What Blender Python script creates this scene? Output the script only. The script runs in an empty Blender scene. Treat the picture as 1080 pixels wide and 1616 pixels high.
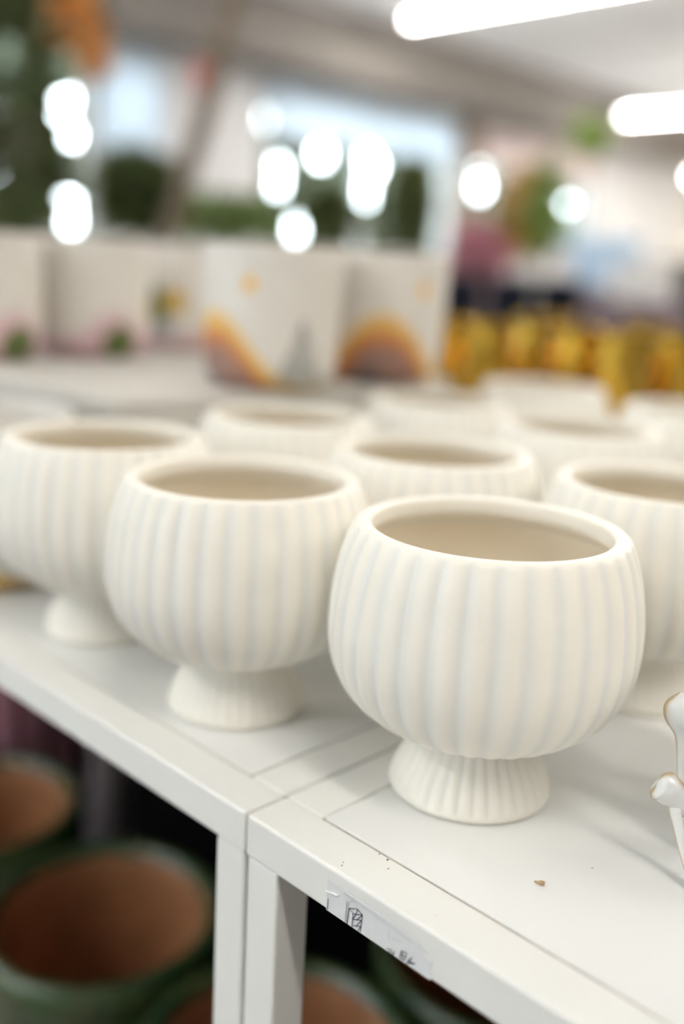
import bpy, math, random
from mathutils import Vector, Matrix, noise
random.seed(7)
S = bpy.context.scene
COL = S.collection
PI = math.pi
R = math.radians

# ------------------------------------------------------------------ camera
TT = 0.75                      # table top height
CAMZ = TT + 0.2655
PITCH, ROLL, FPX = R(13.849), R(2.9736), 1571.0
fw = Vector((0, math.cos(PITCH), -math.sin(PITCH)))
r0 = Vector((1, 0, 0)); u0 = r0.cross(fw)
rt = r0 * math.cos(ROLL) + u0 * math.sin(ROLL)
up = -r0 * math.sin(ROLL) + u0 * math.cos(ROLL)
cd = bpy.data.cameras.new('camera'); cam = bpy.data.objects.new('camera', cd); COL.objects.link(cam)
cam.matrix_world = Matrix(((rt.x, up.x, -fw.x, 0), (rt.y, up.y, -fw.y, 0), (rt.z, up.z, -fw.z, CAMZ), (0, 0, 0, 1)))
cd.sensor_fit = 'VERTICAL'; cd.sensor_height = 36.0; cd.sensor_width = 24.06
cd.lens = 36.0 * FPX / 1616
cd.clip_start = 0.02; cd.clip_end = 200
cd.dof.use_dof = True; cd.dof.focus_distance = 0.455; cd.dof.aperture_fstop = 1.84
S.camera = cam

# ------------------------------------------------------------------ world, exposure
w = bpy.data.worlds.new('sky'); S.world = w; w.use_nodes = True
bg = w.node_tree.nodes['Background']
bg.inputs[0].default_value = (0.86, 0.95, 1.0, 1); bg.inputs[1].default_value = 14.0
S.view_settings.view_transform = 'Standard'; S.view_settings.look = 'None'
S.view_settings.exposure = 1.04; S.view_settings.gamma = 1.0; S.view_settings.use_curve_mapping = False
LAMP_W = 7.0                  # watts of one ceiling fixture
DAY_W = 34.0                  # daylight through the shop window behind
FAR_W = 25.0                   # the brighter fixtures deeper in the shop

# ------------------------------------------------------------------ frames
CX, CY = -0.0399, 0.4429       # the corner where both tables meet
YAW = R(44.148)
AX = Vector((math.cos(YAW), -math.sin(YAW), 0)); BX = Vector((math.sin(YAW), math.cos(YAW), 0))
def W(a, b, z=0.0):            # shop coordinates (along shelf front, into the shop) to world
    return Vector((CX, CY, 0)) + AX * a + BX * b + Vector((0, 0, z))
def ray(px, py):
    return fw + rt * ((px - 540) / FPX) - up * ((py - 808) / FPX)
def at(px, py, d):
    v = ray(px, py); return Vector((0, 0, CAMZ)) + v * (d / v.y)
def on_z(px, py, z):
    v = ray(px, py); return Vector((0, 0, CAMZ)) + v * ((z - CAMZ) / v.z)
def on_plane(px, py, P, n):
    v = ray(px, py); o = Vector((0, 0, CAMZ)); return o + v * ((P - o).dot(n) / v.dot(n))
def ab(p):
    q = Vector((p.x - CX, p.y - CY, 0)); return q.dot(AX), q.dot(BX)

# ------------------------------------------------------------------ materials
def mat(name, col, rough=0.5, metal=0.0, noise_amt=0.0, noise_scale=20.0, bump=0.0, bump_scale=80.0,
        coat=0.0, attr=False, col2=None, spec=0.5, emit=None, estr=0.0, bump_dist=0.001):
    m = bpy.data.materials.new(name); m.use_nodes = True
    nt = m.node_tree; p = nt.nodes['Principled BSDF']; L = nt.links.new
    p.inputs['Base Color'].default_value = (*col, 1); p.inputs['Roughness'].default_value = rough
    p.inputs['Metallic'].default_value = metal; p.inputs['Coat Weight'].default_value = coat
    p.inputs['Specular IOR Level'].default_value = spec
    tc = nt.nodes.new('ShaderNodeTexCoord')
    src = None
    if attr:
        a = nt.nodes.new('ShaderNodeAttribute'); a.attribute_name = 'paint'; src = a.outputs['Color']
    if noise_amt or col2:
        n = nt.nodes.new('ShaderNodeTexNoise'); n.inputs['Scale'].default_value = noise_scale; n.inputs['Detail'].default_value = 4
        L(tc.outputs['Object'], n.inputs['Vector'])
        mx = nt.nodes.new('ShaderNodeMix'); mx.data_type = 'RGBA'
        cr = nt.nodes.new('ShaderNodeMapRange'); cr.inputs[1].default_value = 0.35; cr.inputs[2].default_value = 0.65
        L(n.outputs['Fac'], cr.inputs[0]); L(cr.outputs[0], mx.inputs[0])
        c2 = col2 if col2 else tuple(max(0, c * (1 - noise_amt)) for c in col)
        mx.inputs[6].default_value = (*col, 1); mx.inputs[7].default_value = (*c2, 1)
        if src:
            mm = nt.nodes.new('ShaderNodeMix'); mm.data_type = 'RGBA'; mm.blend_type = 'MULTIPLY'; mm.inputs[0].default_value = 1
            mx.inputs[6].default_value = (1, 1, 1, 1); mx.inputs[7].default_value = (1 - noise_amt,) * 3 + (1,)
            L(src, mm.inputs[6]); L(mx.outputs[2], mm.inputs[7]); src = mm.outputs[2]
        else: src = mx.outputs[2]
    if src: L(src, p.inputs['Base Color'])
    if bump:
        n = nt.nodes.new('ShaderNodeTexNoise'); n.inputs['Scale'].default_value = bump_scale
        L(tc.outputs['Object'], n.inputs['Vector'])
        b = nt.nodes.new('ShaderNodeBump'); b.inputs['Strength'].default_value = bump; b.inputs['Distance'].default_value = bump_dist
        L(n.outputs['Fac'], b.inputs['Height']); L(b.outputs[0], p.inputs['Normal'])
    if emit:
        p.inputs['Emission Color'].default_value = (*emit, 1); p.inputs['Emission Strength'].default_value = estr
    return m
M = {}
M['glaze'] = mat('cream_matte_glaze', (0.86, 0.825, 0.745), 0.42, noise_amt=0.03, noise_scale=30, attr=True, spec=0.4)
M['table'] = mat('white_lacquer', (0.80, 0.80, 0.78), 0.42, noise_amt=0.015, noise_scale=6, bump=0.12, bump_scale=420, bump_dist=0.0003, spec=0.35)
M['steel'] = mat('white_powder_coat', (0.81, 0.80, 0.762), 0.45, noise_amt=0.015, noise_scale=9, bump=0.15, bump_scale=300, bump_dist=0.0003, spec=0.35)
M['riser'] = mat('off_white_riser_paint', (0.66, 0.63, 0.575), 0.6, noise_amt=0.10, noise_scale=9)
M['grime'] = mat('joint_grime', (0.20, 0.165, 0.125), 0.9, col2=(0.42, 0.36, 0.28), noise_scale=120)
M['painted'] = mat('painted_ceramic', (1, 1, 1), 0.35, noise_amt=0.04, noise_scale=60, attr=True)
M['gold'] = mat('hammered_gold', (0.78, 0.48, 0.07), 0.10, metal=1.0, noise_amt=0.45, noise_scale=14, bump=0.5, bump_scale=24, bump_dist=0.002)
M['greenglaze'] = mat('dark_green_glaze', (0.020, 0.055, 0.018), 0.22, col2=(0.06, 0.075, 0.02), noise_scale=26, coat=0.4)
M['terracotta'] = mat('terracotta_inside', (0.46, 0.20, 0.085), 0.85, noise_amt=0.25, noise_scale=14)
M['pinkglaze'] = mat('pink_ribbed_glaze', (1, 1, 1), 0.4, noise_amt=0.1, noise_scale=30, attr=True)
M['mauve'] = mat('mauve_grey_glaze', (0.36, 0.30, 0.31), 0.4, noise_amt=0.2)
M['white_paint'] = mat('white_wall_paint', (0.64, 0.64, 0.65), 0.8, noise_amt=0.04, noise_scale=3)
M['beige_paint'] = mat('warm_beige_wall_paint', (0.88, 0.80, 0.68), 0.8, noise_amt=0.05, noise_scale=3)
M['taupe'] = mat('taupe_soffit_paint', (0.25, 0.225, 0.205), 0.8, noise_amt=0.08, noise_scale=3)
M['ceil'] = mat('ceiling_paint', (0.90, 0.915, 0.95), 0.85, noise_amt=0.06, noise_scale=1.5)
M['floor'] = mat('worn_concrete', (0.30, 0.28, 0.26), 0.7, noise_amt=0.3, noise_scale=5)
M['frame'] = mat('window_frame_paint', (0.6, 0.6, 0.6), 0.5, noise_amt=0.03)
M['leaf_dark'] = mat('dark_green_leaf', (0.055, 0.09, 0.022), 0.5, col2=(0.12, 0.14, 0.04), noise_scale=12)
M['leaf_mid'] = mat('green_leaf', (0.16, 0.28, 0.04), 0.5, col2=(0.24, 0.32, 0.06), noise_scale=12)
M['leaf_orange'] = mat('orange_leaf', (0.60, 0.26, 0.05), 0.5, col2=(0.30, 0.30, 0.05), noise_scale=9)
M['hedge'] = mat('hedge_leaf', (0.028, 0.038, 0.018), 0.6, col2=(0.055, 0.065, 0.03), noise_scale=5)
M['bark'] = mat('brown_bark', (0.30, 0.235, 0.17), 0.9, noise_amt=0.35, noise_scale=16, bump=0.5, bump_scale=40)
M['orange'] = mat('orange_petal', (0.90, 0.42, 0.08), 0.6, col2=(0.72, 0.40, 0.16), noise_scale=16)
M['pink'] = mat('pink_petal', (0.78, 0.42, 0.47), 0.6, col2=(0.62, 0.28, 0.34), noise_scale=20)
M['red'] = mat('red_paper', (0.78, 0.20, 0.20), 0.6, noise_amt=0.15)
M['navy'] = mat('navy_glaze', (0.022, 0.028, 0.05), 0.5, noise_amt=0.3)
M['dark'] = mat('dark_stained_wood', (0.045, 0.037, 0.035), 0.6, noise_amt=0.3, noise_scale=8)
M['grey_ceramic'] = mat('pale_grey_ceramic', (0.80, 0.77, 0.77), 0.3, noise_amt=0.06)
M['blue_card'] = mat('pale_blue_card', (0.42, 0.58, 0.76), 0.6, noise_amt=0.05)
M['mauve_cloth'] = mat('mauve_cloth', (0.28, 0.22, 0.25), 0.85, noise_amt=0.15)
M['white_card'] = mat('white_glossy_card', (0.9, 0.89, 0.87), 0.3, noise_amt=0.03)
M['under_shade'] = mat('under_table_shade', (0.004, 0.004, 0.0045), 0.95, noise_amt=0.3, noise_scale=30, spec=0.03)  # black for the sheets added to darken the space under the tables
M['dark_top'] = mat('gap_shade_table', (0.035, 0.024, 0.016), 0.55, noise_amt=0.3, noise_scale=9)  # dark table colour stands in for shade between the gold vases
M['tan'] = mat('tan_wood_chip', (0.60, 0.40, 0.22), 0.8, noise_amt=0.4, noise_scale=900)
M['crumb'] = mat('dark_crumb', (0.10, 0.06, 0.035), 0.9, noise_amt=0.3, noise_scale=900)
M['ink'] = mat('printed_ink', (0.035, 0.035, 0.075), 0.6, noise_amt=0.3, noise_scale=700)
M['faint_ink'] = mat('faded_ink', (0.40, 0.40, 0.42), 0.6, noise_amt=0.2, noise_scale=700)
M['sticker'] = mat('clear_sticker_film', (0.755, 0.765, 0.76), 0.22, noise_amt=0.03, noise_scale=200)
M['torn'] = mat('torn_paper', (0.90, 0.89, 0.85), 0.8, noise_amt=0.1, noise_scale=600)
M['tube'] = mat('lit_fluorescent_tube', (1, 1, 1), 0.4, noise_amt=0.01, emit=(1.0, 0.975, 0.92), estr=24)
M['petal_glaze'] = mat('white_reactive_glaze', (1, 1, 1), 0.12, noise_amt=0.08, noise_scale=90, attr=True, coat=0.5)
def mat_glass():
    m = bpy.data.materials.new('window_glass'); m.use_nodes = True; nt = m.node_tree; nt.nodes.clear()
    o = nt.nodes.new('ShaderNodeOutputMaterial'); mx = nt.nodes.new('ShaderNodeMixShader'); t = nt.nodes.new('ShaderNodeBsdfTransparent'); g = nt.nodes.new('ShaderNodeBsdfGlossy')
    n = nt.nodes.new('ShaderNodeTexNoise'); n.inputs['Scale'].default_value = 2
    mr = nt.nodes.new('ShaderNodeMapRange'); mr.inputs[3].default_value = .02; mr.inputs[4].default_value = .06
    g.inputs['Roughness'].default_value = .05; t.inputs[0].default_value = (.93, .97, .96, 1)
    nt.links.new(n.outputs['Fac'], mr.inputs[0]); nt.links.new(mr.outputs[0], mx.inputs[0])
    nt.links.new(t.outputs[0], mx.inputs[1]); nt.links.new(g.outputs[0], mx.inputs[2]); nt.links.new(mx.outputs[0], o.inputs[0]); return m
M['glass'] = mat_glass()
def mat_blind(name, col, tr):
    m = bpy.data.materials.new(name); m.use_nodes = True; nt = m.node_tree; nt.nodes.clear()
    o = nt.nodes.new('ShaderNodeOutputMaterial'); mx = nt.nodes.new('ShaderNodeMixShader'); d = nt.nodes.new('ShaderNodeBsdfDiffuse'); t = nt.nodes.new('ShaderNodeBsdfTranslucent')
    wv = nt.nodes.new('ShaderNodeTexNoise'); wv.inputs['Scale'].default_value = 1.6
    r = nt.nodes.new('ShaderNodeMix'); r.data_type = 'RGBA'; r.inputs[6].default_value = (*col, 1); r.inputs[7].default_value = (*[c * .8 for c in col], 1)
    nt.links.new(wv.outputs['Fac'], r.inputs[0]); nt.links.new(r.outputs[2], d.inputs[0]); nt.links.new(r.outputs[2], t.inputs[0])
    mx.inputs[0].default_value = tr
    nt.links.new(d.outputs[0], mx.inputs[1]); nt.links.new(t.outputs[0], mx.inputs[2]); nt.links.new(mx.outputs[0], o.inputs[0]); return m
M['blind'] = mat_blind('translucent_blue_white_blind', (0.84, 0.90, 0.97), 0.54)
M['blind_warm'] = mat_blind('translucent_pinkish_blind', (0.85, 0.74, 0.72), 0.30)

# ------------------------------------------------------------------ mesh helpers
class MB:
    def __init__(s): s.v = []; s.f = []; s.c = []; s.col = (1, 1, 1)
    def vert(s, p, c=None): s.v.append(tuple(p)); s.c.append(c or s.col); return len(s.v) - 1
    def quad(s, a, b, c, d):
        i = len(s.v)
        for p in (a, b, c, d): s.vert(p)
        s.f.append((i, i + 1, i + 2, i + 3))
    def box(s, o, ex, ey, ez):           # corner + three edge vectors
        o, ex, ey, ez = map(Vector, (o, ex, ey, ez)); i = len(s.v)
        for p in (o, o + ex, o + ex + ey, o + ey, o + ez, o + ex + ez, o + ex + ey + ez, o + ey + ez): s.vert(p)
        for f in ((3, 2, 1, 0), (4, 5, 6, 7), (0, 1, 5, 4), (1, 2, 6, 5), (2, 3, 7, 6), (3, 0, 4, 7)): s.f.append(tuple(i + k for k in f))
    def grid(s, rows, close_u=True):     # rows of equal-length point lists (point or (point, colour))
        i = len(s.v); n = len(rows[0])
        for r_ in rows:
            for p in r_:
                if len(p) == 2: s.vert(p[0], p[1])
                else: s.vert(p)
        for j in range(len(rows) - 1):
            for k in range(n if close_u else n - 1):
                k2 = (k + 1) % n
                s.f.append((i + j * n + k, i + j * n + k2, i + (j + 1) * n + k2, i + (j + 1) * n + k))
    def tube(s, pts, rad, seg=10, flat=1.0, side=None, cols=None):
        pts = [Vector(p) for p in pts]; rows = []
        for j, p in enumerate(pts):
            t = (pts[min(j + 1, len(pts) - 1)] - pts[max(j - 1, 0)]).normalized()
            ref = Vector(side) if side else (Vector((0, 0, 1)) if abs(t.z) < .9 else Vector((1, 0, 0)))
            x = (ref - t * ref.dot(t)).normalized(); y = t.cross(x); r_ = rad[j] if hasattr(rad, '__len__') else rad
            row = []
            for k in range(seg):
                a = 2 * PI * k / seg; q = p + x * (math.cos(a) * r_) + y * (math.sin(a) * r_ * flat)
                row.append((q, cols(abs(math.cos(a)), j / (len(pts) - 1)) if cols else s.col))
            rows.append(row)
        i = len(s.v); s.grid(rows)
        s.f.append(tuple(i + k for k in range(seg))[::-1]); l = i + (len(rows) - 1) * seg; s.f.append(tuple(l + k for k in range(seg)))
    def build(s, name, m, parent=None, smooth=True, loc=None, bevel=0, paint=False):
        me = bpy.data.meshes.new(name); me.from_pydata(s.v, [], s.f); me.materials.append(m)
        if paint:
            a = me.color_attributes.new('paint', 'FLOAT_COLOR', 'POINT')
            a.data.foreach_set('color', [x for c in s.c for x in (*c, 1.0)])
        if smooth:
            me.polygons.foreach_set('use_smooth', [True] * len(me.polygons))
        me.update()
        o = bpy.data.objects.new(name, me); COL.objects.link(o)
        if parent: o.parent = parent
        if loc: o.location = loc
        if bevel:
            b = o.modifiers.new('bevel', 'BEVEL'); b.width = bevel; b.segments = 3; b.limit_method = 'ANGLE'
        return o
def spline(p, n):                        # even resample with Catmull-Rom
    out = []
    q = [p[0]] + list(p) + [p[-1]]; m = len(p) - 1
    for i in range(n + 1):
        t = i / n * m; k = min(int(t), m - 1); t -= k
        a, b, c, d = q[k:k + 4]
        out.append(tuple(.5 * (2 * b[j] + (c[j] - a[j]) * t + (2 * a[j] - 5 * b[j] + 4 * c[j] - d[j]) * t * t + (3 * b[j] - a[j] - 3 * c[j] + d[j]) * t ** 3) for j in range(len(b))))
    return out
def lathe(mb, prof, seg=64, cen=(0, 0, 0), rf=None, colf=None):
    rows = []
    for r_, z in prof:
        row = []
        for k in range(seg):
            a = 2 * PI * k / seg; rr = rf(r_, z, a) if rf else r_
            p = (cen[0] + rr * math.cos(a), cen[1] + rr * math.sin(a), cen[2] + z)
            row.append((p, colf(a, z, r_) if colf else mb.col))
        rows.append(row)
    mb.grid(rows)
def tag(o, label, cat, group=None, kind=None):
    if label: o['label'] = label
    if cat: o['category'] = cat
    if group: o['group'] = group
    if kind: o['kind'] = kind
    return o
def thing(name, label, cat, loc=(0, 0, 0), rz=0.0, group=None):
    o = bpy.data.objects.new(name, None); COL.objects.link(o); o.location = loc; o.rotation_euler = (0, 0, rz)
    o.empty_display_size = .05
    return tag(o, label, cat, group)
def copy_thing(src, loc, rz, label, group=None):
    r_ = src.copy(); COL.objects.link(r_); r_.location = loc; r_.rotation_euler = (0, 0, rz); r_['label'] = label
    if group: r_['group'] = group
    def rec(a, b):
        for ch in [c for c in bpy.data.objects if c.parent == a]:
            k = ch.copy(); COL.objects.link(k); k.parent = b; rec(ch, k)
    rec(src, r_)
    return r_
def struct(name, mb, m, smooth=False, parent=None, bevel=0):
    o = mb.build(name, m, parent, smooth=smooth, bevel=bevel)
    if not parent: o['kind'] = 'structure'
    return o
Z = Vector((0, 0, 1))
def abbox(mb, a0, a1, b0, b1, z0, z1): mb.box(W(a0, b0, z0), AX * (a1 - a0), BX * (b1 - b0), Z * (z1 - z0))

# ------------------------------------------------------------------ room shell
CZ = 3.15; AL, AR, B0, B1 = -6.8, 6.5, -4.2, 14.0
m_ = MB(); abbox(m_, AL - .3, AR + .3, B0 - .3, B1 + .3, -.2, 0); struct('floor', m_, M['floor'])
m_ = MB(); abbox(m_, AL - .3, AR + .3, B0 - .3, B1 + .3, CZ, CZ + .2); struct('ceiling', m_, M['ceil'])
m_ = MB(); abbox(m_, AL, AR, B1, B1 + .2, 0, CZ); struct('wall_back', m_, M['beige_paint'])
m_ = MB(); abbox(m_, AR, AR + .2, B0, B1, 0, CZ); struct('wall_right', m_, M['white_paint'])
def wall_b(px, a=AL):                     # b where the view column px meets the left wall
    p = on_plane(px, 421, W(a, 0), AX); return ab(p)[1]
SILL, HEAD = 1.10, 2.60
wins = [(wall_b(-60), wall_b(147)), (wall_b(153), wall_b(252)), (wall_b(408), wall_b(706)), (wall_b(738), wall_b(925))]
m_ = MB(); abbox(m_, AL - .2, AL, B0, B1, 0, SILL); abbox(m_, AL - .2, AL, B0, B1, HEAD, CZ)
edges = [B0] + [e for w_ in wins for e in w_] + [B1]
for i in range(0, len(edges), 2): abbox(m_, AL - .2, AL, edges[i], edges[i + 1], SILL, HEAD)
struct('wall_left', m_, M['white_paint'])
m_ = MB(); abbox(m_, AL, AL + .5, B0, B1, HEAD + .03, CZ - .002); struct('trim_1', m_, M['taupe'])
m_ = MB(); abbox(m_, AL + .001, AL + .06, wins[2][1] + .02, wins[3][0] - .02, 0, HEAD + .02); struct('trim_2', m_, M['bark'])
# shop-front wall behind the camera with its big window
FW = (-5.2, -0.4)
m_ = MB(); abbox(m_, AL, AR, B0 - .2, B0, 0, .6); abbox(m_, AL, AR, B0 - .2, B0, 2.8, CZ)
abbox(m_, AL, FW[0], B0 - .2, B0, .6, 2.8); abbox(m_, FW[1], AR, B0 - .2, B0, .6, 2.8); struct('wall_front', m_, M['white_paint'])
def window(name, mk, lo, hi, z0, z1, panes):
    """mk(s, d, z) maps along-wall, through-wall, height to the world"""
    f = MB(); t = .05
    def bx(s0, s1, za, zb, d0=.04, d1=.11):
        o = mk(s0, d0, za); f.box(o, mk(s1, d0, za) - o, mk(s0, d1, za) - o, Z * (zb - za))
    bx(lo, hi, z0, z0 + t); bx(lo, hi, z1 - t, z1); bx(lo, lo + t, z0 + t, z1 - t); bx(hi - t, hi, z0 + t, z1 - t)
    for k in range(1, panes):
        c = lo + (hi - lo) * k / panes; bx(c - .02, c + .02, z0 + t, z1 - t)
    o = f.build(name, M['frame'], smooth=False); o['kind'] = 'structure'
    g = MB(); g.quad(mk(lo + t, .075, z0 + t), mk(hi - t, .075, z0 + t), mk(hi - t, .075, z1 - t), mk(lo + t, .075, z1 - t))
    g.build('glass', M['glass'], o, smooth=False)
    return o
mkL = lambda s, d, z: W(AL - d, s, z)
mkF = lambda s, d, z: W(s, B0 - d, z)
for i, (a_, b_) in enumerate(wins): window('window_%d' % (i + 1), mkL, a_, b_, SILL, HEAD, 2 if b_ - a_ > 1.5 else 1)
m_ = MB(); abbox(m_, FW[0] - 1.5, FW[1] + 1.5, B0 - 1.0, B0 - .8, -.1, 4.2); abbox(m_, FW[0] - 1.5, FW[1] + 1.5, B0 - .8, B0 - .2, 3.4, 3.5); struct('sky_blocker', m_, M['taupe'])  # unseen wall and canopy added to keep sky out of the front window
window('window_5', mkF, FW[0], FW[1], .6, 2.8, 3)

def area(name, loc, direction, sx, sy, power, col, parent=None, xaxis=None):
    l = bpy.data.lights.new(name, 'AREA'); l.shape = 'RECTANGLE'; l.size = sx; l.size_y = sy; l.energy = power; l.color = col
    o = bpy.data.objects.new(name, l); COL.objects.link(o)
    d = Vector(direction).normalized(); z = -d; x = Vector(xaxis).normalized(); x = (x - z * x.dot(z)).normalized(); y = z.cross(x)
    o.matrix_world = Matrix(((x.x, y.x, z.x, loc[0]), (x.y, y.y, z.y, loc[1]), (x.z, y.z, z.z, loc[2]), (0, 0, 0, 1)))
    if parent: o.parent = parent; o.matrix_parent_inverse = parent.matrix_world.inverted()
    return o
area('daylight', W((FW[0] + FW[1]) / 2, B0 - .35, 1.8), BX, 4.6, 2.2, DAY_W, (.70, .85, 1.0), xaxis=AX)

# roller blinds inside the left-hand windows
def blind(idx, zlo, material, label, s0=None, s1=None):
    a_, b_ = wins[idx]; a_ = s0 or a_; b_ = s1 or b_
    m = MB(); rows = []
    for j in range(9):
        z = HEAD - .02 - (HEAD - .02 - zlo) * j / 8
        rows.append([W(AL + .03 + .006 * math.sin(j * 1.3 + k), a_ + (b_ - a_) * k / 10, z) for k in range(11)])
    m.grid(rows, close_u=False); 
    t = thing('roller_blind', label, 'blind', W(AL + .03, (a_ + b_) / 2, zlo))
    inv = Matrix.Translation(-t.location)
    def loc(mb): mb.v = [tuple(inv @ Vector(p)) for p in mb.v]; return mb
    o = loc(m).build('fabric', material, t)
    s = o.modifiers.new('thick', 'SOLIDIFY'); s.thickness = .002
    b = MB(); b.tube([W(AL + .03, a_, zlo), W(AL + .03, b_, zlo)], .012, 8); loc(b).build('hem_bar', M['frame'], t)
    r_ = MB(); r_.tube([W(AL + .035, a_, HEAD), W(AL + .035, b_, HEAD)], .022, 10); loc(r_).build('roller', M['frame'], t)
blind(1, 1.72, M['blind'], 'pale blue blind glowing at upper left, left of the white wall')
blind(2, 2.13, M['blind'], 'wide half-raised bluish blind over the central window')
blind(3, 2.15, M['blind_warm'], 'pinkish half-raised blind over the window at right of centre')

# hedge outside the left wall; daylight shows through its clearings
HA = AL - .8
clear = [(104, 158, 9), (106, 176, 8), (118, 215, 7), (111, 322, 8), (112, 345, 8), (-8, 262, 9), (50, 165, 3.2), (225, 372, 4.5),
         (440, 266, 10), (438, 296, 7), (509, 245, 10), (580, 238, 11), (588, 262, 12), (574, 292, 10), (576, 312, 6), (469, 360, 10), (488, 362, 6),
         (665, 222, 5), (706, 256, 6.5), (755, 262, 12), (772, 258, 8), (758, 296, 9), (885, 292, 9), (900, 318, 8), (878, 268, 7), (940, 290, 8),
         (420, 190, 9), (450, 170, 8), (600, 200, 5), (830, 235, 7)]
C3 = []
for px, py, r_ in clear:
    r_ *= .88
    p = on_plane(px, py, W(HA, 0), AX); C3.append((ab(p)[1], p.z, r_ * p.y / FPX))
m_ = MB(); g = .035; b_lo, b_hi = -1.5, 13.5; nb = int((b_hi - b_lo) / g); nz = int(2.95 / g); idx = {}
for j in range(nz + 1):
    for i in range(nb + 1):
        b_, z_ = b_lo + i * g, j * g
        if any((b_ - c[0]) ** 2 + (z_ - c[1]) ** 2 < c[2] ** 2 for c in C3 if abs(b_ - c[0]) < .2): continue
        d = .14 * noise.noise(Vector((b_ * 3, z_ * 3, 1))) + .05 * noise.noise(Vector((b_ * 11, z_ * 11, 4)))
        idx[i, j] = m_.vert(W(HA + d * .5, b_, z_))
for j in range(nz):
    for i in range(nb):
        q = [(i, j), (i + 1, j), (i + 1, j + 1), (i, j + 1)]
        if all(k in idx for k in q): m_.f.append(tuple(idx[k] for k in q))
hedge = thing('hedge', 'tall dark green hedge outside the windows with bright gaps', 'hedge', W(HA, 6, 0))
m_.v = [tuple(Vector(p) - hedge.location) for p in m_.v]
o = m_.build('foliage', M['hedge'], hedge); s_ = o.modifiers.new('thick', 'SOLIDIFY'); s_.thickness = .02
gm = MB(); abbox(gm, AL - 6, AL - .3, B0 - 2, B1 + 2, -.25, -.02); tag(gm.build('ground', M['floor'], smooth=False), None, None, kind='structure')

# ------------------------------------------------------------------ ceiling fixtures
def fixture(p, label, length=2.4, power=LAMP_W, hang=0.0):
    """a batten of fluorescent tubes running along the a axis, p = its middle, hang = drop below the ceiling"""
    t = thing('fluorescent_fixture', label, 'ceiling light', (p.x, p.y, CZ - hang), 0, None)
    h = length / 2
    c = MB(); c.box(-AX * h - BX * .05 - Z * .06, AX * length, BX * .10, Z * .058); c.build('housing', M['frame'], t, smooth=False, bevel=.004)
    tb = MB(); tb.tube([-AX * (h - .02) - Z * .085, AX * (h - .02) - Z * .085], .02, 12); tb.build('tube', M['tube'], t)
    for s in (-1, 1):
        e = MB(); e.tube([AX * s * (h - .03) - Z * .085, AX * s * (h + .01) - Z * .085], .024, 12); e.build('end_cap', M['frame'], t)
        if hang:
            e = MB(); e.tube([AX * s * h * .7, AX * s * h * .7 + Z * (hang - .004)], .004, 6); e.build('suspension_rod', M['frame'], t)
    bpy.context.view_layer.update()
    area('lamp_light', Vector((p.x, p.y, CZ - hang - .12)), (0, 0, -1), length, .12, power, (1.0, .945, .85), t, AX)
    return t
p1 = on_z(645, 32, CZ - .085); fixture(p1 + AX * 1.2, 'nearest lit tube light, top right, sloping up out of frame', power=FAR_W)
p2 = on_z(985, 184, CZ - .285); fixture(p2 + AX * 1.2, 'lit tube light at right edge, second below the top one', power=13.0, hang=.2)
p3 = on_z(1090, 280, CZ - .785); fixture(p3 + AX * 1.2, 'farthest tube light, lowest one cut off by right frame edge', power=5.0, hang=.7)
for a_, b_, pw, lb in ((-3.2, -1.6, 8, 'lit tube light above and left of the camera'), (1.8, -.6, 10, 'lit tube light just right of the camera'), (-1.0, -2.6, 6, 'lit tube light behind the camera'),
                       (-4.0, .6, 4, 'lit tube light beyond the left end of the shelf tables'), (2.8, 1.8, 16, 'lit tube light right of the shelf tables'),
                       (-5.2, 2.2, 12, 'lit tube light near the left wall'), (-2.8, 4.6, 11, 'lit tube light over the leaning trunk'), (.2, 4.6, 26, 'lit tube light over the gold vases'), (1.5, 7.4, 30, 'lit tube light over the far right aisle'),
                       (-1.7, 9.6, 42, 'lit tube light by the far counter'), (-2.5, 12.2, 46, 'lit tube light by the beige back wall')):
    fixture(W(a_, b_), lb, power=pw)

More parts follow.
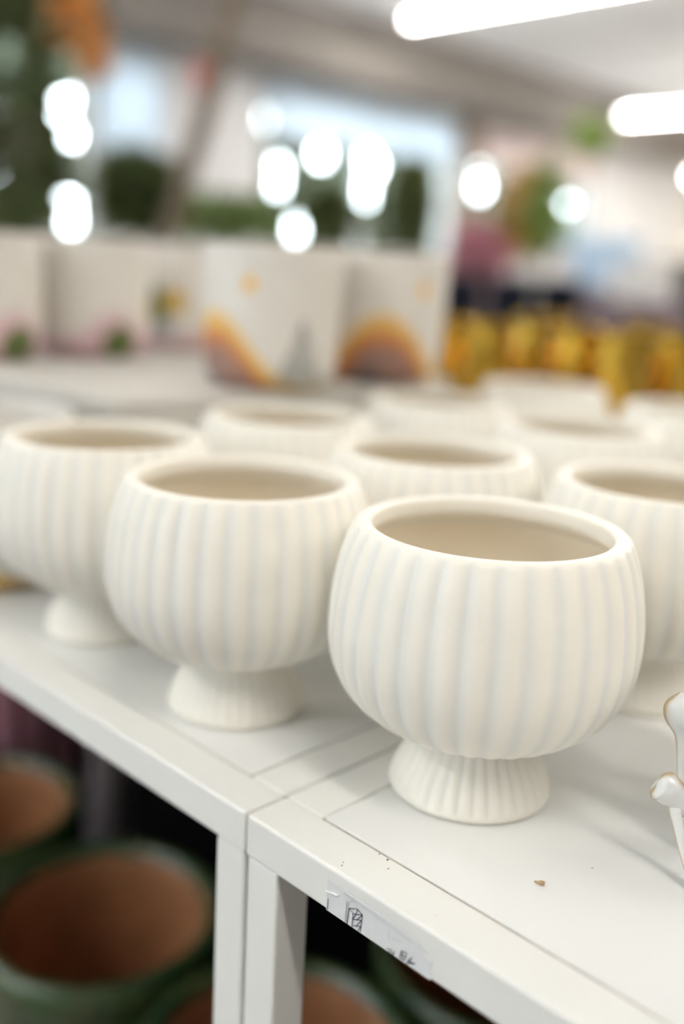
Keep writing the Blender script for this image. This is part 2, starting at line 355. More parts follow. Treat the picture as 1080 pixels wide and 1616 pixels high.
# ------------------------------------------------------------------ shelf tables
TH, RW, LW = .0228, .0266, .0240
def table(name, label, a0, a1, b0, b1, ztop=TT, group=None, skirt=False):
    t = thing(name, label, 'table', W(a0, b0, 0), 0, group)
    def bx(pname, A0, A1, Bb0, Bb1, z0, z1, m=None, bev=.0017):
        if m is None or (skirt and m == M['table']): m = M['dark_top'] if skirt else M['steel']
        k = MB(); o_ = AX * (A0 - a0) + BX * (Bb0 - b0) + Z * z0
        k.box(o_, AX * (A1 - A0), BX * (Bb1 - Bb0), Z * (z1 - z0)); return k.build(pname, m, t, smooth=False, bevel=bev)
    zt, zb = ztop, ztop - TH
    bx('rail', a0, a1, b0, b0 + RW, zb, zt); bx('rail', a0, a1, b1 - RW, b1, zb, zt)
    bx('rail', a0, a0 + RW, b0 + RW + .0001, b1 - RW - .0001, zb, zt); bx('rail', a1 - RW, a1, b0 + RW + .0001, b1 - RW - .0001, zb, zt)
    g_ = .0009
    bx('tabletop', a0 + RW + g_, a1 - RW - g_, b0 + RW + g_, b1 - RW - g_, zb + .001, zt - .0002, M['table'], .0005)
    k = MB(); z_ = zt - .0013                                     # grime that has settled in the joint round the panel
    for (A0, A1, Bb0, Bb1) in ((a0 + RW - .0002, a1 - RW + .0002, b0 + RW - .0002, b0 + RW + g_ + .0003), (a0 + RW - .0002, a1 - RW + .0002, b1 - RW - g_ - .0003, b1 - RW + .0002),
                               (a0 + RW - .0002, a0 + RW + g_ + .0003, b0 + RW, b1 - RW), (a1 - RW - g_ - .0003, a1 - RW + .0002, b0 + RW, b1 - RW)):
        k.box(AX * (A0 - a0) + BX * (Bb0 - b0) + Z * (z_ - .003), AX * (A1 - A0), BX * (Bb1 - Bb0), Z * .003)
    k.build('joint', M['grime'], t, smooth=False)
    if skirt: bx('skirt', a0 + .01, a1 - .01, b0 - .004, b0 - .001, .01, zb - .001, M['under_shade'], .0005)  # black sheet added to block light from behind the tables
    for (A0, Bb0) in ((a0, b0), (a1 - LW, b0), (a0, b1 - LW), (a1 - LW, b1 - LW)):
        s_ = .0008; bx('leg', A0 + s_, A0 + LW - s_, Bb0 + s_, Bb0 + LW - s_, 0, zb - .0003)
    return t
D = .78
tab_r = table('display_table', 'white shelf table in the right foreground with a torn sticker on its front rail', .0006, 1.15, 0, D)
tab_l = table('display_table', 'white shelf table running off to the left, carrying the leftmost pots', -1.25, -.0006, 0, D)
tab_b = table('display_table', 'dark table with an added light-blocking black skirt behind, carrying the gold vases', -1.6, 1.15, D + .02, D + .9, skirt=True)
bpy.context.view_layer.update()

m_ = MB(); m_.box(W(-1.7, .05, .0005), AX * 3.0, BX * 1.9, Z * .006); tag(m_.build('shade_sheet', M['under_shade'], smooth=False), 'black sheet added on the floor as the shade beneath the shelf tables', 'shade sheet')  # black sheet added to deepen the shade under the tables

# sticker, printed marks and torn paper on the front rail of the right table (front face: plane b = 0)
def face_pt(u, v, off=.0):
    p = on_plane(490 + u / 4.909, 1340 + v / 4.909, W(0, -off), BX); return p - Vector(tab_r.location)
def clampz(p): p.z = min(max(p.z, TT - TH + .0002), TT - .0015); return p
k = MB(); top = [(135, 232), (240, 300), (400, 400), (600, 530), (760, 650), (840, 720), (900, 800), (942, 880)]
n = len(top)
P = [clampz(face_pt(u, v, .0003)) for u, v in top]; Q = [Vector((p.x, p.y, TT - TH + .0004)) for p in P]
k.grid([P, Q], close_u=False); o = k.build('sticker', M['sticker'], tab_r, smooth=False)
s_ = o.modifiers.new('thick', 'SOLIDIFY'); s_.thickness = .00006; s_.offset = 0
def stroke(mb, pts, wd):
    P = [face_pt(u, v, .0006) for u, v in pts]
    P = [p for p in P if p.z > TT - TH + .0002]
    for a_, b_ in zip(P[:-1], P[1:]):
        d = (b_ - a_).normalized(); nrm = d.cross(BX).normalized() * wd / 2
        a2, b2 = a_ - d * wd * .3, b_ + d * wd * .3
        i = len(mb.v)
        for q in (a2 + nrm, b2 + nrm, b2 - nrm, a2 - nrm): mb.vert(q)
        mb.f.append((i, i + 1, i + 2, i + 3))
k = MB()
for s in ([(300, 458), (285, 580)], [(300, 458), (333, 462), (365, 467), (402, 510), (387, 640)], [(300, 458), (330, 498), (322, 606)],
          [(330, 498), (352, 507), (365, 467)], [(352, 507), (402, 510)], [(327, 545), (360, 548), (396, 552)], [(324, 592), (352, 597), (391, 600)],
          [(330, 540), (352, 507)], [(360, 548), (400, 514)], [(352, 597), (395, 555)], [(368, 632), (390, 602)],
          [(138, 382), (131, 468)]):
    stroke(k, s, .00038)
for s in ([(282, 405), (269, 572)], [(294, 412), (281, 578)]): stroke(k, s, .00022)
for s in ([(592, 770), (612, 776), (632, 784)], [(606, 792), (630, 800), (640, 826)], [(640, 826), (652, 792)],
          [(690, 842), (706, 788)], [(706, 788), (744, 806), (736, 836), (700, 820)], [(736, 836), (726, 862), (692, 846)], [(716, 800), (708, 850)],
          [(786, 838), (762, 888), (800, 890)], [(750, 870), (812, 888)], [(768, 850), (742, 892)]):
    stroke(k, s, .00036)
k.build('printed_marks', M['ink'], tab_r, smooth=False)
k = MB()
for s in ([(300, 445), (303, 415), (318, 403), (336, 406), (352, 424), (362, 456)], [(612, 630), (606, 700)], [(630, 690), (700, 718)],
          [(262, 345), (400, 440), (560, 560), (700, 660), (790, 720)]): stroke(k, s, .00020)
k.build('faded_marks', M['faint_ink'], tab_r, smooth=False)
k = MB(); k.tube([face_pt(u, v, .0007) for u, v in ((120, 322), (145, 335), (180, 345), (205, 360), (222, 352))], [.0002, .0004, .0004, .0005, .0002], 8)
k.tube([face_pt(u, v, .0005) for u, v in ((240, 302), (300, 350), (420, 428), (560, 520), (700, 618), (790, 690), (840, 735))], [.0001, .00016, .00014, .00012, .0001, .00014, .0001], 6)
k.tube([face_pt(u, v, .0005) for u, v in ((870, 800), (905, 835), (930, 865), (938, 895))], [.0002, .0003, .0003, .0002], 6)
k.build('torn_paper', M['torn'], tab_r)
# specks
def speck(px, py, r_, m, label, name='crumb', flat=.4, long=1.0):
    p = on_z(px, py, TT); k = MB()
    lathe(k, [(0.0001, 0), (r_ * .8, 0), (r_, r_ * flat * .5), (r_ * .6, r_ * flat), (.0001, r_ * flat)], 12, rf=lambda q, z, a: q * (1 + .25 * math.sin(3 * a + px)))
    k.v = [(x * long, y, z) for x, y, z in k.v]
    o = k.build(name, m, loc=p); o.rotation_euler = (0, 0, -.3); tag(o, label, 'speck'); return o
speck(853, 1394, .0019, M['tan'], 'tan oval wood chip lying on the right table top', 'wood_chip', .35, 1.25)
speck(935, 1370, .00035, M['crumb'], 'tiny dark crumb on the table right of the wood chip')
speck(542, 1361, .00035, M['crumb'], 'tiny dark crumb on the front rail, upper of the close pair')
speck(540, 1366, .0004, M['crumb'], 'tiny dark crumb on the front rail, lower of the close pair')
speck(613, 1371, .0004, M['crumb'], 'single tiny dark crumb by the panel joint')
speck(599, 1348, .0004, M['crumb'], 'tiny crumb stuck in the joint, left of the larger one')
speck(612, 1357, .0006, M['crumb'], 'larger dark crumb stuck in the panel joint')
speck(688, 1445, .0003, M['tan'], 'faint tan crumb on the front rail near the torn sticker edge')

# ------------------------------------------------------------------ footed ribbed pots
NR = 34
def make_pot():
    t = thing('footed_planter', '', 'planter', (0, 0, TT), 0, None)
    outer = spline([(.0275, .0368), (.036, .0372), (.050, .0405), (.0615, .0475), (.0705, .0565), (.0765, .068), (.0795, .081), (.0798, .093), (.0788, .106), (.0765, .120), (.0738, .130), (.0712, .1370), (.0702, .1392)], 46)
    lip = spline([(.0702, .1392), (.0692, .1412), (.0672, .1427), (.0640, .1432), (.0615, .1428), (.0603, .1415), (.0600, .1385), (.0602, .1345), (.0625, .1315), (.0665, .128)], 20)[1:]
    inner = spline([(.0665, .128), (.0712, .115), (.0738, .095), (.0715, .075), (.062, .057), (.045, .047), (.02, .0435), (.0005, .043)], 22)[1:]
    seg = NR * 12
    def amp(z, r_, out):
        if not out: return 0
        lo = min(1, max(0, (r_ - .03) / .02))
        if z > .1368: return min(.0019, max(0, r_ - (.0696 - (z - .1368) * .42)))
        hi = min(1, max(0, (.1404 - z) / .0034)); return .0019 * lo * (hi * hi * (3 - 2 * hi))
    k = MB(); rows = []
    base = (.91, .865, .765); pool_shade = (.70, .725, .72)  # groove tint: cool shade painted in, with a little glaze pooling
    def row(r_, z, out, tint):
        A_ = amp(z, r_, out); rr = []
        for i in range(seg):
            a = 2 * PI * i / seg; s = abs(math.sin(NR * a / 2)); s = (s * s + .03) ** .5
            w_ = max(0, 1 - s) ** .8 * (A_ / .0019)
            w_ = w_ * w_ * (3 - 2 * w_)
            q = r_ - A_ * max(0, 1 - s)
            c = tuple(b * (1 - w_ * .46) + p * w_ * .46 for b, p in zip(tint, pool_shade))
            rr.append(((q * math.cos(a), q * math.sin(a), z), c))
        rows.append(rr)
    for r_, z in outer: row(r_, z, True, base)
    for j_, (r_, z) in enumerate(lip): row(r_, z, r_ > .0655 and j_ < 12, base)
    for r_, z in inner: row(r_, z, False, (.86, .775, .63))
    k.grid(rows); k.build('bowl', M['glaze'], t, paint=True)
    k = MB(); fo = spline([(.0405, .0), (.0424, .0012), (.0426, .005), (.0392, .014), (.0345, .0225), (.0302, .031), (.0272, .0372)], 26)
    rows = [[((.0001 * math.cos(2 * PI * i / seg), .0001 * math.sin(2 * PI * i / seg), .004), base) for i in range(seg)],
            [((.036 * math.cos(2 * PI * i / seg), .036 * math.sin(2 * PI * i / seg), .003), base) for i in range(seg)],
            [((.0385 * math.cos(2 * PI * i / seg), .0385 * math.sin(2 * PI * i / seg), 0), base) for i in range(seg)]]
    for r_, z in fo:
        rr = []
        f_ = min(1, max(0, (z - .002) / .004))
        for i in range(seg):
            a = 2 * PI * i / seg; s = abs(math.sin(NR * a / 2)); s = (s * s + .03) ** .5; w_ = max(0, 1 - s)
            q = r_ - .0009 * w_ * f_; c = tuple(b * (1 - w_ * .32 * f_) + p * w_ * .32 * f_ for b, p in zip(base, pool_shade))
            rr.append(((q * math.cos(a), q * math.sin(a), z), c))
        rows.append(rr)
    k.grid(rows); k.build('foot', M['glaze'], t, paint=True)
    return t
pots = [((.0755, .4848), .02, 'front cream ribbed footed pot, nearest and sharpest, on the right table'),
        ((-.0591, .5728), .10, 'cream ribbed footed pot left of the nearest one, beside the panel corner'),
        ((-.1693, .6897), .07, 'leftmost cream ribbed footed pot, cut by the left frame edge'),
        ((.0629, .6957), .13, 'cream ribbed pot directly behind the gap between the two front pots'),
        ((-.0484, .8320), .04, 'cream ribbed pot in front of the sun-painted planter'),
        ((.2050, .6210), .09, 'cream ribbed pot cut by the right frame edge, behind the nearest pot'),
        ((.2014, .8544), .11, 'cream ribbed pot in third row at right, left of the frame edge'),
        ((.0900, .9900), .05, 'cream ribbed pot in front of the rightmost painted planter'),
        ((.2280, 1.168), .03, 'cream ribbed pot in the back row, touching the gold vases behind'),
        ((.3560, 1.020), .08, 'back-row cream ribbed pot cut by the right frame edge')]
pot0 = make_pot(); G_POT = 'cream ribbed footed pots in rows on the tables'
for i, ((x, y), rz, lb) in enumerate(pots):
    if i == 0: pot0.location = (x, y, TT); pot0.rotation_euler = (0, 0, rz); pot0['label'] = lb; pot0['group'] = G_POT
    else: copy_thing(pot0, (x, y, TT), rz, lb, G_POT)

# ------------------------------------------------------------------ riser and painted planters
RZ = TT + .145
t = thing('display_riser', 'low white plinth raising the painted planters behind the ribbed pots', 'riser', W(-1.2, .165, TT))
k = MB(); k.box((0, 0, .137), AX * .822, BX * .45, Z * .008); k.build('top_board', M['riser'], t, smooth=False, bevel=.001)
k = MB(); k.box(AX * .004 + BX * .004, AX * .816, BX * .012, Z * .1368); k.build('front_board', M['riser'], t, smooth=False)
k = MB(); k.box(AX * .004 + BX * .434, AX * .816, BX * .012, Z * .1368); k.build('back_board', M['riser'], t, smooth=False)
k = MB(); k.box(AX * .808 + BX * .0165, AX * .012, BX * .417, Z * .1368); k.build('side_board', M['riser'], t, smooth=False)
k = MB(); k.box(AX * .004 + BX * .0165, AX * .012, BX * .417, Z * .1368); k.build('side_board', M['riser'], t, smooth=False)

def mixc(a, b, t_): t_ = max(0, min(1, t_)); return tuple(x * (1 - t_) + y * t_ for x, y in zip(a, b))
def sstep(e0, e1, x): t_ = max(0, min(1, (x - e0) / (e1 - e0))); return t_ * t_ * (3 - 2 * t_)
def dang(a, b): return (a - b + PI) % (2 * PI) - PI
WHT = (.76, .72, .66)
def desert(a, v):
    c = WHT
    h = .05 + .50 * math.exp(-abs(dang(a, 0) / R(46)) ** 2.5) + .22 * math.exp(-(dang(a, R(180)) / R(38)) ** 2)
    c = mixc(c, (.78, .52, .17), sstep(0, .02, h - v))
    c = mixc(c, (.72, .40, .11), sstep(.08, .10, h - v)); c = mixc(c, (.58, .21, .06), sstep(.13, .16, h - v))
    c = mixc(c, (.33, .19, .15), sstep(.20, .26, h - v)); c = mixc(c, (.13, .11, .12), sstep(.36, .42, h - v) * sstep(R(8), -R(14), dang(a, 0)))
    d = math.hypot(dang(a, R(36)) * .0700, (v - .73) * .137)
    c = mixc((.88, .50, .06), c, sstep(.0065, .0075, d))
    ta = dang(a, R(80)) * .07; tv = (v - .08) * .137              # sketched fir tree
    if 0 < tv < .062 and abs(ta) < (.062 - tv) * .42:
        n_ = noise.noise(Vector((ta * 700, tv * 900, 3)))
        if n_ > -.1 or abs(ta) < .0012: c = mixc(c, (.15, .17, .16), .8)
    return c
def cactus(a, v):
    c = WHT
    h = .34 + .12 * math.sin(a * 2 + .6) + .05 * math.sin(a * 5)
    c = mixc(c, (.64, .42, .45), sstep(0, .22, h - v))
    for (ca, cv, w_, hh) in ((R(28), .14, .026, .022), (R(-95), .42, .017, .030), (R(150), .16, .030, .020)):
        d = math.hypot(dang(a, ca) * .07 / w_, (v - cv) * .137 / hh) + .25 * noise.noise(Vector((a * 12, v * 14, 2)))
        c = mixc((.10, .14, .03), c, sstep(.85, 1.0, d))
    for (ca, cv, rr) in ((R(-72), .47, .017), (R(70), .42, .010), (R(172), .30, .009)):
        d = math.hypot(dang(a, ca) * .07, (v - cv) * .137)
        c = mixc((.62, .40, .04), c, sstep(rr * .85, rr, d))
    d = math.hypot(dang(a, R(-82)) * .07 / .016, (v - .22) * .137 / .012)
    c = mixc((.42, .44, .46), c, sstep(.8, 1.1, d))
    return c
def make_painted(fn):
    t = thing('painted_planter', '', 'planter', (0, 0, 0), 0, None)
    out = spline([(.045, 0), (.056, .0035), (.0635, .013), (.0665, .028), (.0680, .06), (.0692, .10), (.0700, .1345), (.0692, .137)], 60)
    k = MB(); lathe(k, [(.0005, .003), (.04, .003), (.0425, 0)] + out, 240, colf=lambda a, z, r_: fn(dang(a, 0), max(0, z / .137)))
    k.build('body', M['painted'], t, paint=True)
    k = MB(); k.col = (.74, .71, .65)
    lathe(k, [(.0692, .137), (.068, .1377), (.0662, .1374), (.0655, .136), (.0645, .10), (.062, .03), (.055, .01), (.03, .006), (.0005, .006)], 96)
    k.build('inside', M['painted'], t, paint=True)
    return t
G_D = 'white planters painted with desert hills'; G_C = 'white planters painted with cacti'
d0 = make_painted(desert); c0 = make_painted(cactus)
def face(o, x, y, ang): return -PI / 2 + math.atan2(y, x) - PI / 2 + ang    # turn so that design angle 0 looks at ang from the viewer side
def place(src, x, y, z, ang, label, group, first):
    rz = math.atan2(-y, -x) + ang
    if first: src.location = (x, y, z); src.rotation_euler = (0, 0, rz); src['label'] = label; src['group'] = group
    else: copy_thing(src, (x, y, z), rz, label, group)
# ang < 0 turns the design's hill to the left as seen from the front
place(d0, -.0800, 1.010, RZ, R(-54), 'desert-painted white planter with orange sun at centre left, in front', G_D, True)
place(d0, .0330, 1.118, RZ, R(2), 'desert-painted white planter right of the sun one, at the row\'s right end', G_D, False)
place(d0, -.293, .800, TT, R(150), 'orange and brown painted planter low on the table behind the leftmost pot', G_D, False)
place(c0, -.314, 1.228, RZ, R(0), 'pink cactus-painted planter, second from the left edge', G_C, True)
place(c0, -.413, 1.120, RZ, R(10), 'pink cactus-painted planter at the left frame edge', G_C, False)
place(c0, -.227, 1.392, RZ, R(58), 'cactus-painted planter with yellow bloom partly behind the sun planter', G_C, False)
place(c0, -.443, 1.372, RZ, R(-40), 'cactus-painted planter glimpsed in the gap between the two leftmost', G_C, False)

# ------------------------------------------------------------------ gold vases
def make_gold():
    t = thing('gold_vase', '', 'vase', (0, 0, TT), 0, None)
    prof = spline([(.001, 0), (.034, 0), (.038, .004), (.047, .05), (.050, .10), (.0465, .15), (.0405, .180), (.040, .188), (.0430, .194), (.0425, .196)], 96)
    k = MB(); lathe(k, prof, 144, rf=lambda q, z, a: .86 * q * (1 + (.022 * math.cos(a * 12 + (PI if int(z / .022) % 2 else 0)) * math.sin(z / .022 * PI) ** 2 if .01 < z < .176 else 0))); k.build('body', M['gold'], t)
    k = MB(); lathe(k, [(.0425, .196), (.041, .1955), (.038, .186), (.044, .15), (.046, .08), (.03, .01), (.0005, .008)], 48, rf=lambda q, z, a: .86 * q); k.build('inside', M['gold'], t)
    return t
g0 = make_gold(); first = True
for i, (px, d, where) in enumerate([(706, 1.62, 'first from left in the gold row, beside the white painted planter'), (768, 1.50, 'second from left in the gold row'), (836, 1.75, 'third from left, set back in the gold row'),
                         (905, 1.50, 'fourth from left in the gold row, above the dip between pots'), (975, 1.42, 'fifth from left in the gold row'), (1062, 1.52, 'at the right frame edge in the gold row'),
                         (872, 1.95, 'back row of gold, middle'), (1010, 1.80, 'back row of gold, toward the right')]):
    x = (px - 553) / FPX * d; a_, b_ = ab(Vector((x, d, 0)))
    lb = 'ribbed gold vase, ' + where
    if first: g0.location = (x, d, TT); g0['label'] = lb; g0['group'] = 'gold vases behind the ribbed pots'; first = False
    else: copy_thing(g0, (x, d, TT), i * .7, lb, 'gold vases behind the ribbed pots')

# ------------------------------------------------------------------ white leafy ceramic at the right edge
lc = Vector((.222, .432, TT))
t = thing('leaf_ceramic_planter', 'glossy white ceramic with brown-edged leaf lobes, cut by right frame edge', 'planter', lc)
gl = lambda c, s: mixc((.80, .80, .78), (.50, .34, .17), sstep(.80, .99, c) * .9)
k = MB(); k.col = (.80, .80, .78)
lathe(k, spline([(.001, 0), (.036, 0), (.041, .004), (.047, .03), (.050, .06), (.046, .09), (.048, .105), (.046, .106), (.043, .09), (.046, .06), (.040, .02), (.001, .012)], 44), 64,
      rf=lambda q, z, a: q * (1 + .02 * math.sin(a * 7)), colf=lambda a, z, r_: mixc((.78, .79, .78), (.45, .38, .34), .5 + .5 * math.sin(a * 14)) if z > .1 else (.78, .79, .78))
k.build('body', M['petal_glaze'], t, paint=True)
def leaf_part(pts, rad, side):
    P = spline([tuple(Vector(p) - lc) for p in pts], 26); rr = [q[0] for q in spline([(r_,) for r_ in rad], 26)]
    k = MB(); k.tube(P, rr, 24, .62, side, gl); k.build('leaf', M['petal_glaze'], t, paint=True)
# the two lobes in view, then the ones round the back and right
leaf_part([at(1096, 1392, .397), at(1086, 1360, .400), at(1076, 1325, .403), at(1069, 1295, .405), at(1066, 1275, .406), at(1072, 1262, .408)], [.0030, .0028, .0026, .0026, .0030, .0015], rt)
leaf_part([at(1104, 1292, .414), at(1084, 1272, .409), at(1068, 1258, .407), at(1057, 1249, .406), at(1049, 1242, .405), at(1044, 1238, .405), at(1040, 1235, .405), at(1038, 1234, .405)], [.0045, .0055, .0066, .0076, .0078, .0072, .0052, .0008], rt)
leaf_part([at(1086, 1300, .425), at(1078, 1250, .428), at(1076, 1215, .430), at(1076, 1180, .430), at(1078, 1160, .430), at(1080, 1142, .430), at(1080, 1122, .430), at(1079, 1104, .431), at(1078, 1092, .431)], [.0032, .0026, .0022, .0024, .0040, .0078, .0096, .0078, .0014], rt)
for i in range(7):
    a = R(-75 + 30 * i); c_, s_ = math.cos(a), math.sin(a)
    q = lambda r_, z: lc + Vector((c_ * r_, s_ * r_, z))
    hgt = .062 if i % 2 else .094
    leaf_part([q(.044, .006), q(.052, .03), q(.056, hgt * .7), q(.061, hgt), q(.067, hgt + .010), q(.072, hgt + .016)], [.0035, .0030, .0045, .0085, .0075, .0014], (-s_, c_, 0))

# ------------------------------------------------------------------ pots on the floor under the tables
def make_big():
    t = thing('glazed_pot', '', 'pot', (0, 0, 0), 0, None)
    prof = spline([(.001, 0), (.085, 0), (.090, .006), (.108, .12), (.116, .25), (.119, .325), (.125, .338), (.127, .352), (.124, .364), (.118, .370), (.110, .368), (.104, .360)], 60)
    k = MB(); lathe(k, prof, 96, rf=lambda q, z, a: q * (1 + (.012 * math.cos(a * 24) if .02 < z < .32 else 0))); k.build('glazed_body', M['greenglaze'], t)
    k = MB(); lathe(k, spline([(.104, .360), (.103, .33), (.100, .2), (.088, .05), (.070, .025), (.0005, .022)], 30), 80); k.build('inside', M['terracotta'], t)
    return t
b0_ = make_big(); first = True; G_B = 'dark green glazed pots on the floor under the tables'
def rim(px, py): p = on_z(px, py, .365); return p.x, p.y
lows = [((-.222, .877), 'large green glazed pot with brown inside, lower left under the table'), ((-.418, 1.064), 'green glazed pot behind the large one, cut by the left frame edge'),
        ((-.030, .700), 'green pot at the bottom edge, behind the white table legs'), ((.180, .850), 'green pot showing dark red-brown inside below the torn sticker')]
for i, ((x, y), lb) in enumerate(lows):
    if first: b0_.location = (x, y, .0066); b0_['label'] = lb; b0_['group'] = G_B; first = False
    else: copy_thing(b0_, (x, y, .0066), i * .5, lb, G_B)
p = at(-10, 1150, 1.36)
t = thing('ribbed_pink_planter', 'tall pink and maroon ribbed planter under the left end of the table', 'planter', (p.x, p.y, .0066))
k = MB(); prof = spline([(.001, 0), (.11, 0), (.118, .01), (.124, .25), (.126, .50), (.123, .505), (.118, .50), (.112, .2), (.0005, .02)], 40)
lathe(k, prof, 180, rf=lambda q, z, a: q * (1 + .02 * abs(math.sin(a * 10))) if z < .5 else q, colf=lambda a, z, r_: mixc((.20, .03, .05), (.78, .42, .52), sstep(.25, .9, abs(math.sin(a * 10)))))
k.build('body', M['pinkglaze'], t, paint=True)
p = at(170, 1260, 1.33)
t = thing('mauve_vase', 'slim mauve-grey vase in shade right of the pink planter', 'vase', (p.x, p.y, .0066))
k = MB(); lathe(k, spline([(.001, 0), (.028, 0), (.031, .01), (.031, .2), (.024, .29), (.022, .33), (.024, .34), (.020, .338), (.018, .3), (.0005, .02)], 36), 40); k.build('body', M['mauve'], t)

# ------------------------------------------------------------------ plants and stock in the background
def leaves(mb, cen, rad, n, size, aspect=.35, droop=.2, shell=.0, hole=None):
    cen = Vector(cen)
    for _ in range(n):
        while True:
            v = Vector((random.uniform(-1, 1), random.uniform(-1, 1), random.uniform(-1, 1)))
            if shell < v.length <= 1: break
        p = cen + Vector((v.x * rad[0], v.y * rad[1], v.z * rad[2]))
        d = (v.normalized() + Vector((random.gauss(0, .5), random.gauss(0, .5), random.gauss(0, .5) - droop))).normalized()
        s = d.cross(Vector((random.gauss(0, 1), random.gauss(0, 1), random.gauss(0, 1)))).normalized(); nn = d.cross(s)
        L_ = size * random.uniform(.6, 1.3); w_ = L_ * aspect * .5; i = len(mb.v)
        for q in (p, p + d * L_ * .35 + s * w_ + nn * w_ * .3, p + d * L_ * .35 - s * w_ + nn * w_ * .3, p + d * L_ * .75 + s * w_ * .7 - nn * w_ * .1, p + d * L_ * .75 - s * w_ * .7 - nn * w_ * .1, p + d * L_ - nn * w_ * .6, p + d * L_ * .4 - nn * w_ * .1):
            mb.vert(q)
        mb.f += [(i, i + 1, i + 6), (i, i + 6, i + 2), (i + 1, i + 3, i + 6), (i + 6, i + 4, i + 2), (i + 3, i + 5, i + 6), (i + 6, i + 5, i + 4)]
def pot_profile(r_, h): return [(.001, 0), (r_ * .72, 0), (r_ * .76, .01), (r_ * .95, h * .85), (r_ * 1.04, h * .86), (r_ * 1.04, h), (r_ * .93, h), (r_ * .9, h * .82), (.001, h * .8)]
def plant(name, label, cat, base, crown, rad, n, size, lm, pm, pr=.14, ph=.24, aspect=.35, stem=.015, group=None, extra=None):
    """base on its support, crown centre in world coordinates"""
    base = Vector(base); crown = Vector(crown); t = thing(name, label, cat, base, 0, group)
    k = MB(); lathe(k, pot_profile(pr, ph), 40); k.build('pot', pm, t)
    c = crown - base
    k = MB(); a_ = Vector((0, 0, ph * .7)); k.tube(spline([tuple(a_), tuple(a_.lerp(c, .5) + Vector((.02, .01, 0))), tuple(c)], 12), [stem] * 13, 10); k.build('stem', M['bark'], t)
    k = MB(); leaves(k, c, rad, n, size, aspect); k.build('foliage', lm, t)
    if extra: extra(t, c)
    return t
def px_r(px_w, d): return px_w * d / FPX
# left: big dark palm-like shrub filling the left edge, kept clear of the window gaps
def fl(pos, z=0): return Vector((pos.x, pos.y, z))
c = at(10, 180, 3.0); plant('tall_shrub', 'tall dark green shrub filling the left frame edge', 'plant', fl(c), c, (.11, .20, .60), 1100, .09, M['leaf_dark'], M['navy'], .2, .35, .3, .025)
c = at(40, -15, 4.6); plant('tall_shrub', 'dark overhanging shrub at the top left corner', 'plant', fl(c), c, (.28, .25, .12), 800, .10, M['leaf_dark'], M['navy'], .2, .35, .3, .025)
c = at(215, 300, 4.3); plant('bushy_shrub', 'dark green rounded shrub below the pale blue blind', 'plant', fl(c), c, (.15, .15, .14), 900, .08, M['leaf_dark'], M['navy'], .2, .35, .4, .02)
c = at(355, 345, 3.6); plant('low_green_plant', 'brighter green low plant left of the central window', 'plant', fl(c), c, (.17, .15, .05), 500, .06, M['leaf_mid'], M['navy'], .16, .3, .4)
c = at(520, 340, 6.2); plant('bushy_shrub', 'blackish shrub under the central window, left of the two', 'plant', fl(c), c, (.15, .15, .15), 900, .08, M['leaf_dark'], M['navy'], .2, .35, .4)
c = at(650, 320, 6.6); plant('bushy_shrub', 'dark shrub under the central window, right of the two', 'plant', fl(c), c, (.12, .13, .26), 900, .09, M['leaf_dark'], M['navy'], .2, .35, .4)
c = at(822, 335, 6.2)
plant('croton_plant', 'potted plant with orange and green leaves right of centre', 'plant', fl(c), c, (.09, .09, .24), 400, .09, M['leaf_orange'], M['navy'], .16, .3, .4)
c2 = at(862, 330, 5.5); k = MB(); leaves(k, (0, 0, 0), (.05, .05, .24), 260, .09, .4); 
t = thing('green_leaf_plant', 'upright green plant just right of the orange-leaved one', 'plant', fl(c2)); 
k.v = [tuple(Vector(p_) + Vector((0, 0, c2.z))) for p_ in k.v]; k.build('foliage', M['leaf_mid'], t)
k = MB(); lathe(k, pot_profile(.12, .3), 32); k.build('pot', M['navy'], t); k = MB(); k.tube([(0, 0, .2), (0, 0, c2.z - .1)], .012, 8); k.build('stem', M['bark'], t)
c = at(935, 215, 9.0); plant('trailing_plant', 'yellow-green plant hanging under the second tube light', 'plant', fl(c), c, (.11, .11, .11), 300, .10, M['leaf_mid'], M['navy'], .18, .35, .4)
# leaning trunk
a_, b_ = at(262, 392, 3.3), at(372, -20, 3.3)
base = a_ + (a_ - b_).normalized() * ((a_.z) / ((b_ - a_).normalized().z)); 
t = thing('leaning_trunk', 'brown leaning trunk crossing the white wall', 'tree trunk', (base.x, base.y, 0)); dv = (b_ - a_).normalized(); L_ = 3.0 / dv.z
k = MB(); k.tube([tuple(dv * L_ * s / 16 + Vector((.012 * math.sin(s), 0, 0))) for s in range(17)], [.034 - .0004 * s for s in range(17)], 14); k.build('bark', M['bark'], t)
# orange bloom
def bloom(name, label, p, r_, m, n=160, size=.05):
    t = thing(name, label, 'flower', fl(p)); k = MB(); leaves(k, (0, 0, p.z), (r_, r_, r_), n, size, .8, 0, .3); k.build('petals', m, t)
    k = MB(); k.tube([(0, 0, .24), (.02, 0, p.z * .5 + .1), (0, 0, p.z)], .008, 8); k.build('stem', M['leaf_dark'], t)
    k = MB(); lathe(k, pot_profile(.11, .26), 32); k.build('pot', M['navy'], t); return t
bloom('orange_flower', 'large orange bloom at upper left', at(118, 38, 3.7), .075, M['orange'], 150, .06)
bloom('orange_flower', 'paler orange bloom lower right of the large one', at(145, 92, 4.0), .055, M['orange'], 90)
p = at(325, 122, 4.2)
t = thing('red_tag', 'red hanging tag beside the leaning trunk', 'tag', p); k = MB(); k.box((-.045, -.001, -.07), (.09, 0, 0), (0, .003, 0), (0, 0, .13)); k.build('card', M['red'], t, smooth=False)
k = MB(); k.tube([(0, 0, .06), (0, 0, CZ - p.z)], .0015, 6); k.build('string', M['bark'], t)

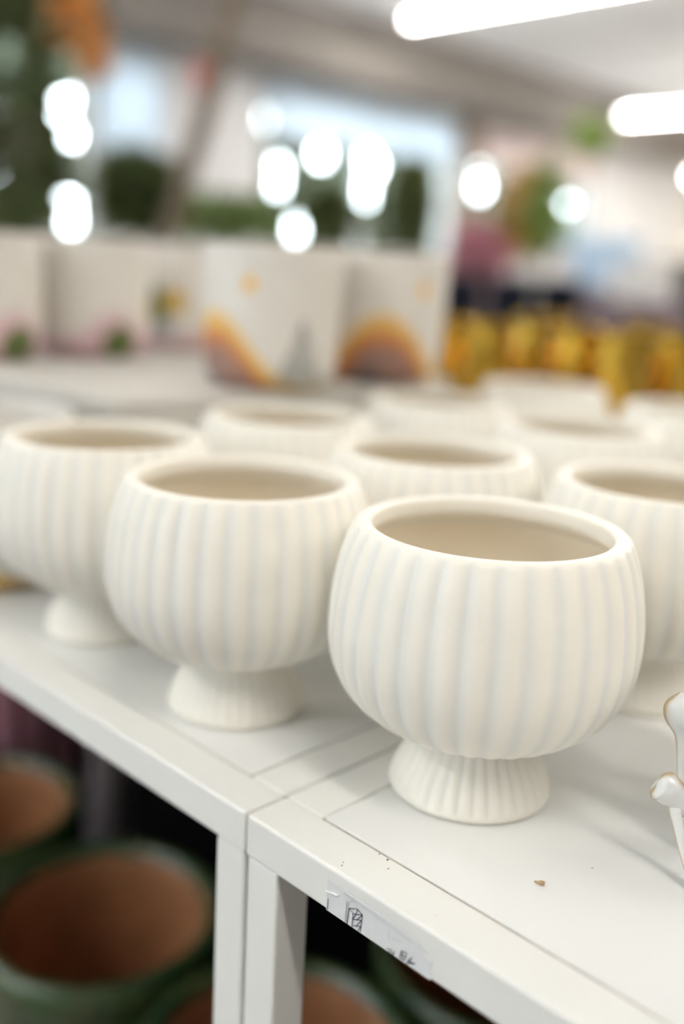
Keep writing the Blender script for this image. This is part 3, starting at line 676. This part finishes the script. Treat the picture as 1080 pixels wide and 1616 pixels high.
# display stand with dark pots behind the gold vases
def stand(label, px0, px1, d, ztop, depth, m=M['dark']):
    x0, x1 = (px0 - 557) / FPX * d, (px1 - 557) / FPX * d
    t = thing('display_stand', label, 'table', (x0, d, 0)); k = MB(); k.box((0, 0, ztop - .03), (x1 - x0, 0, 0), (0, depth, 0), (0, 0, .03)); k.build('top', m, t, smooth=False, bevel=.003)
    k = MB(); k.box((.02, .02, .0), (x1 - x0 - .04, 0, 0), (0, depth - .04, 0), (0, 0, ztop - .031)); k.build('skirt', m, t, smooth=False)
    return t
stand('dark stand carrying the navy pots behind the gold vases', 690, 925, 3.3, .80, .7)
stand('dark stand at the right carrying grey and mauve stock', 960, 1200, 3.3, .80, .7)
n0 = thing('navy_pot', '', 'pot', (0, 0, 0)); k = MB(); lathe(k, pot_profile(.080, .212), 40); k.build('body', M['navy'], n0)
for i, (px, d) in enumerate([(722, 3.52), (798, 3.5), (874, 3.52)]):
    x = (px - 557) / FPX * d; lb = 'blackish navy pot on the stand, ' + ('under the pink bloom', 'in the middle of three', 'rightmost of three')[i]
    if i == 0: n0.location = (x, d, .80); n0['label'] = lb; n0['group'] = 'navy pots on the dark stand'
    else: copy_thing(n0, (x, d, .80), 0, lb, 'navy pots on the dark stand')
def ball_plant(label, px, py, d, r_, m, z0):
    p = at(px, py, d); t = thing('hydrangea', label, 'flower', (p.x, p.y, z0)); k = MB(); leaves(k, (0, 0, p.z - z0), (r_,) * 3, 420, .05, .8, 0, .3); k.build('petals', m, t)
    k = MB(); lathe(k, pot_profile(.08, .12), 32); k.build('pot', M['mauve'], t)
    k = MB(); k.tube([(0, 0, .1), (0, 0, p.z - z0)], .008, 8); k.build('stem', M['leaf_mid'], t)
ball_plant('dusky pink flower head above the navy pots', 752, 402, 3.9, .095, M['pink'], .80)
def ceramic(label, px, py, d, r_, h, z0=None, m=M['grey_ceramic']):
    p = at(px, py, d); z = (p.z - h / 2) if z0 is None else z0
    t = thing('ceramic_jar', label, 'jar', (p.x, p.y, z)); k = MB(); lathe(k, spline([(.001, 0), (r_ * .7, 0), (r_, h * .3), (r_ * .95, h * .7), (r_ * .6, h), (r_ * .5, h * .97), (r_ * .7, h * .5), (.001, .01)], 30), 36); k.build('body', m, t)
    return t
ceramic('small pale grey jar beyond the navy pots, left one', 832, 448, 3.75, .05, .235, .80)
ceramic('pale grey jar beyond the navy pots, right one', 884, 450, 3.74, .055, .23, .80)
stand('long mauve-grey counter far behind the navy pots', 640, 1120, 6.9, .96, .8, M['mauve_cloth'])
def crate(name, label, cat, px, py, d, w_, h, dep, m, rz=0, ry=0, z0=None):
    p = at(px, py, d); z = z0 if z0 is not None else p.z - h / 2
    t = thing(name, label, cat, (p.x, p.y, z), rz); 
    k = MB(); k.box((-w_ / 2, -dep / 2, 0), (w_, 0, 0), (0, dep, 0), (0, 0, h * .82)); k.build('box_body', m, t, smooth=False, bevel=.006)
    k = MB(); k.box((-w_ / 2 - .006, -dep / 2 - .006, h * .82), (w_ + .012, 0, 0), (0, dep + .012, 0), (0, 0, h * .18)); k.build('lid', m, t, smooth=False, bevel=.006)
    return t
crate('storage_box', 'pale blue box on the far counter', 'box', 955, 385, 7.1, .40, .34, .3, M['blue_card'], .1, 0, .96)
crate('storage_box', 'greyish white box stacked on the far counter, left of the blue one', 'box', 864, 400, 7.15, .28, .22, .3, M['grey_ceramic'], .0, 0, .96)
crate('storage_box', 'mauve-grey box at the right, in front of the dark stand\'s jars', 'box', 985, 500, 3.45, .24, .15, .2, M['mauve_cloth'], .05, 0, .80)
crate('storage_box', 'white glossy box catching the light at the right', 'box', 1016, 428, 3.7, .19, .13, .14, M['white_card'], .5, 0, .80 + .1505)
crate('storage_box', 'mauve box standing under the white glossy one', 'box', 1036, 480, 3.72, .21, .15, .18, M['mauve_cloth'], .5, 0, .80)
crate('storage_box', 'tall brown box at the right frame edge', 'box', 1085, 400, 5.0, .2, .5, .2, M['dark'], .0, 0, 0.62)
print('objects', len(bpy.data.objects))
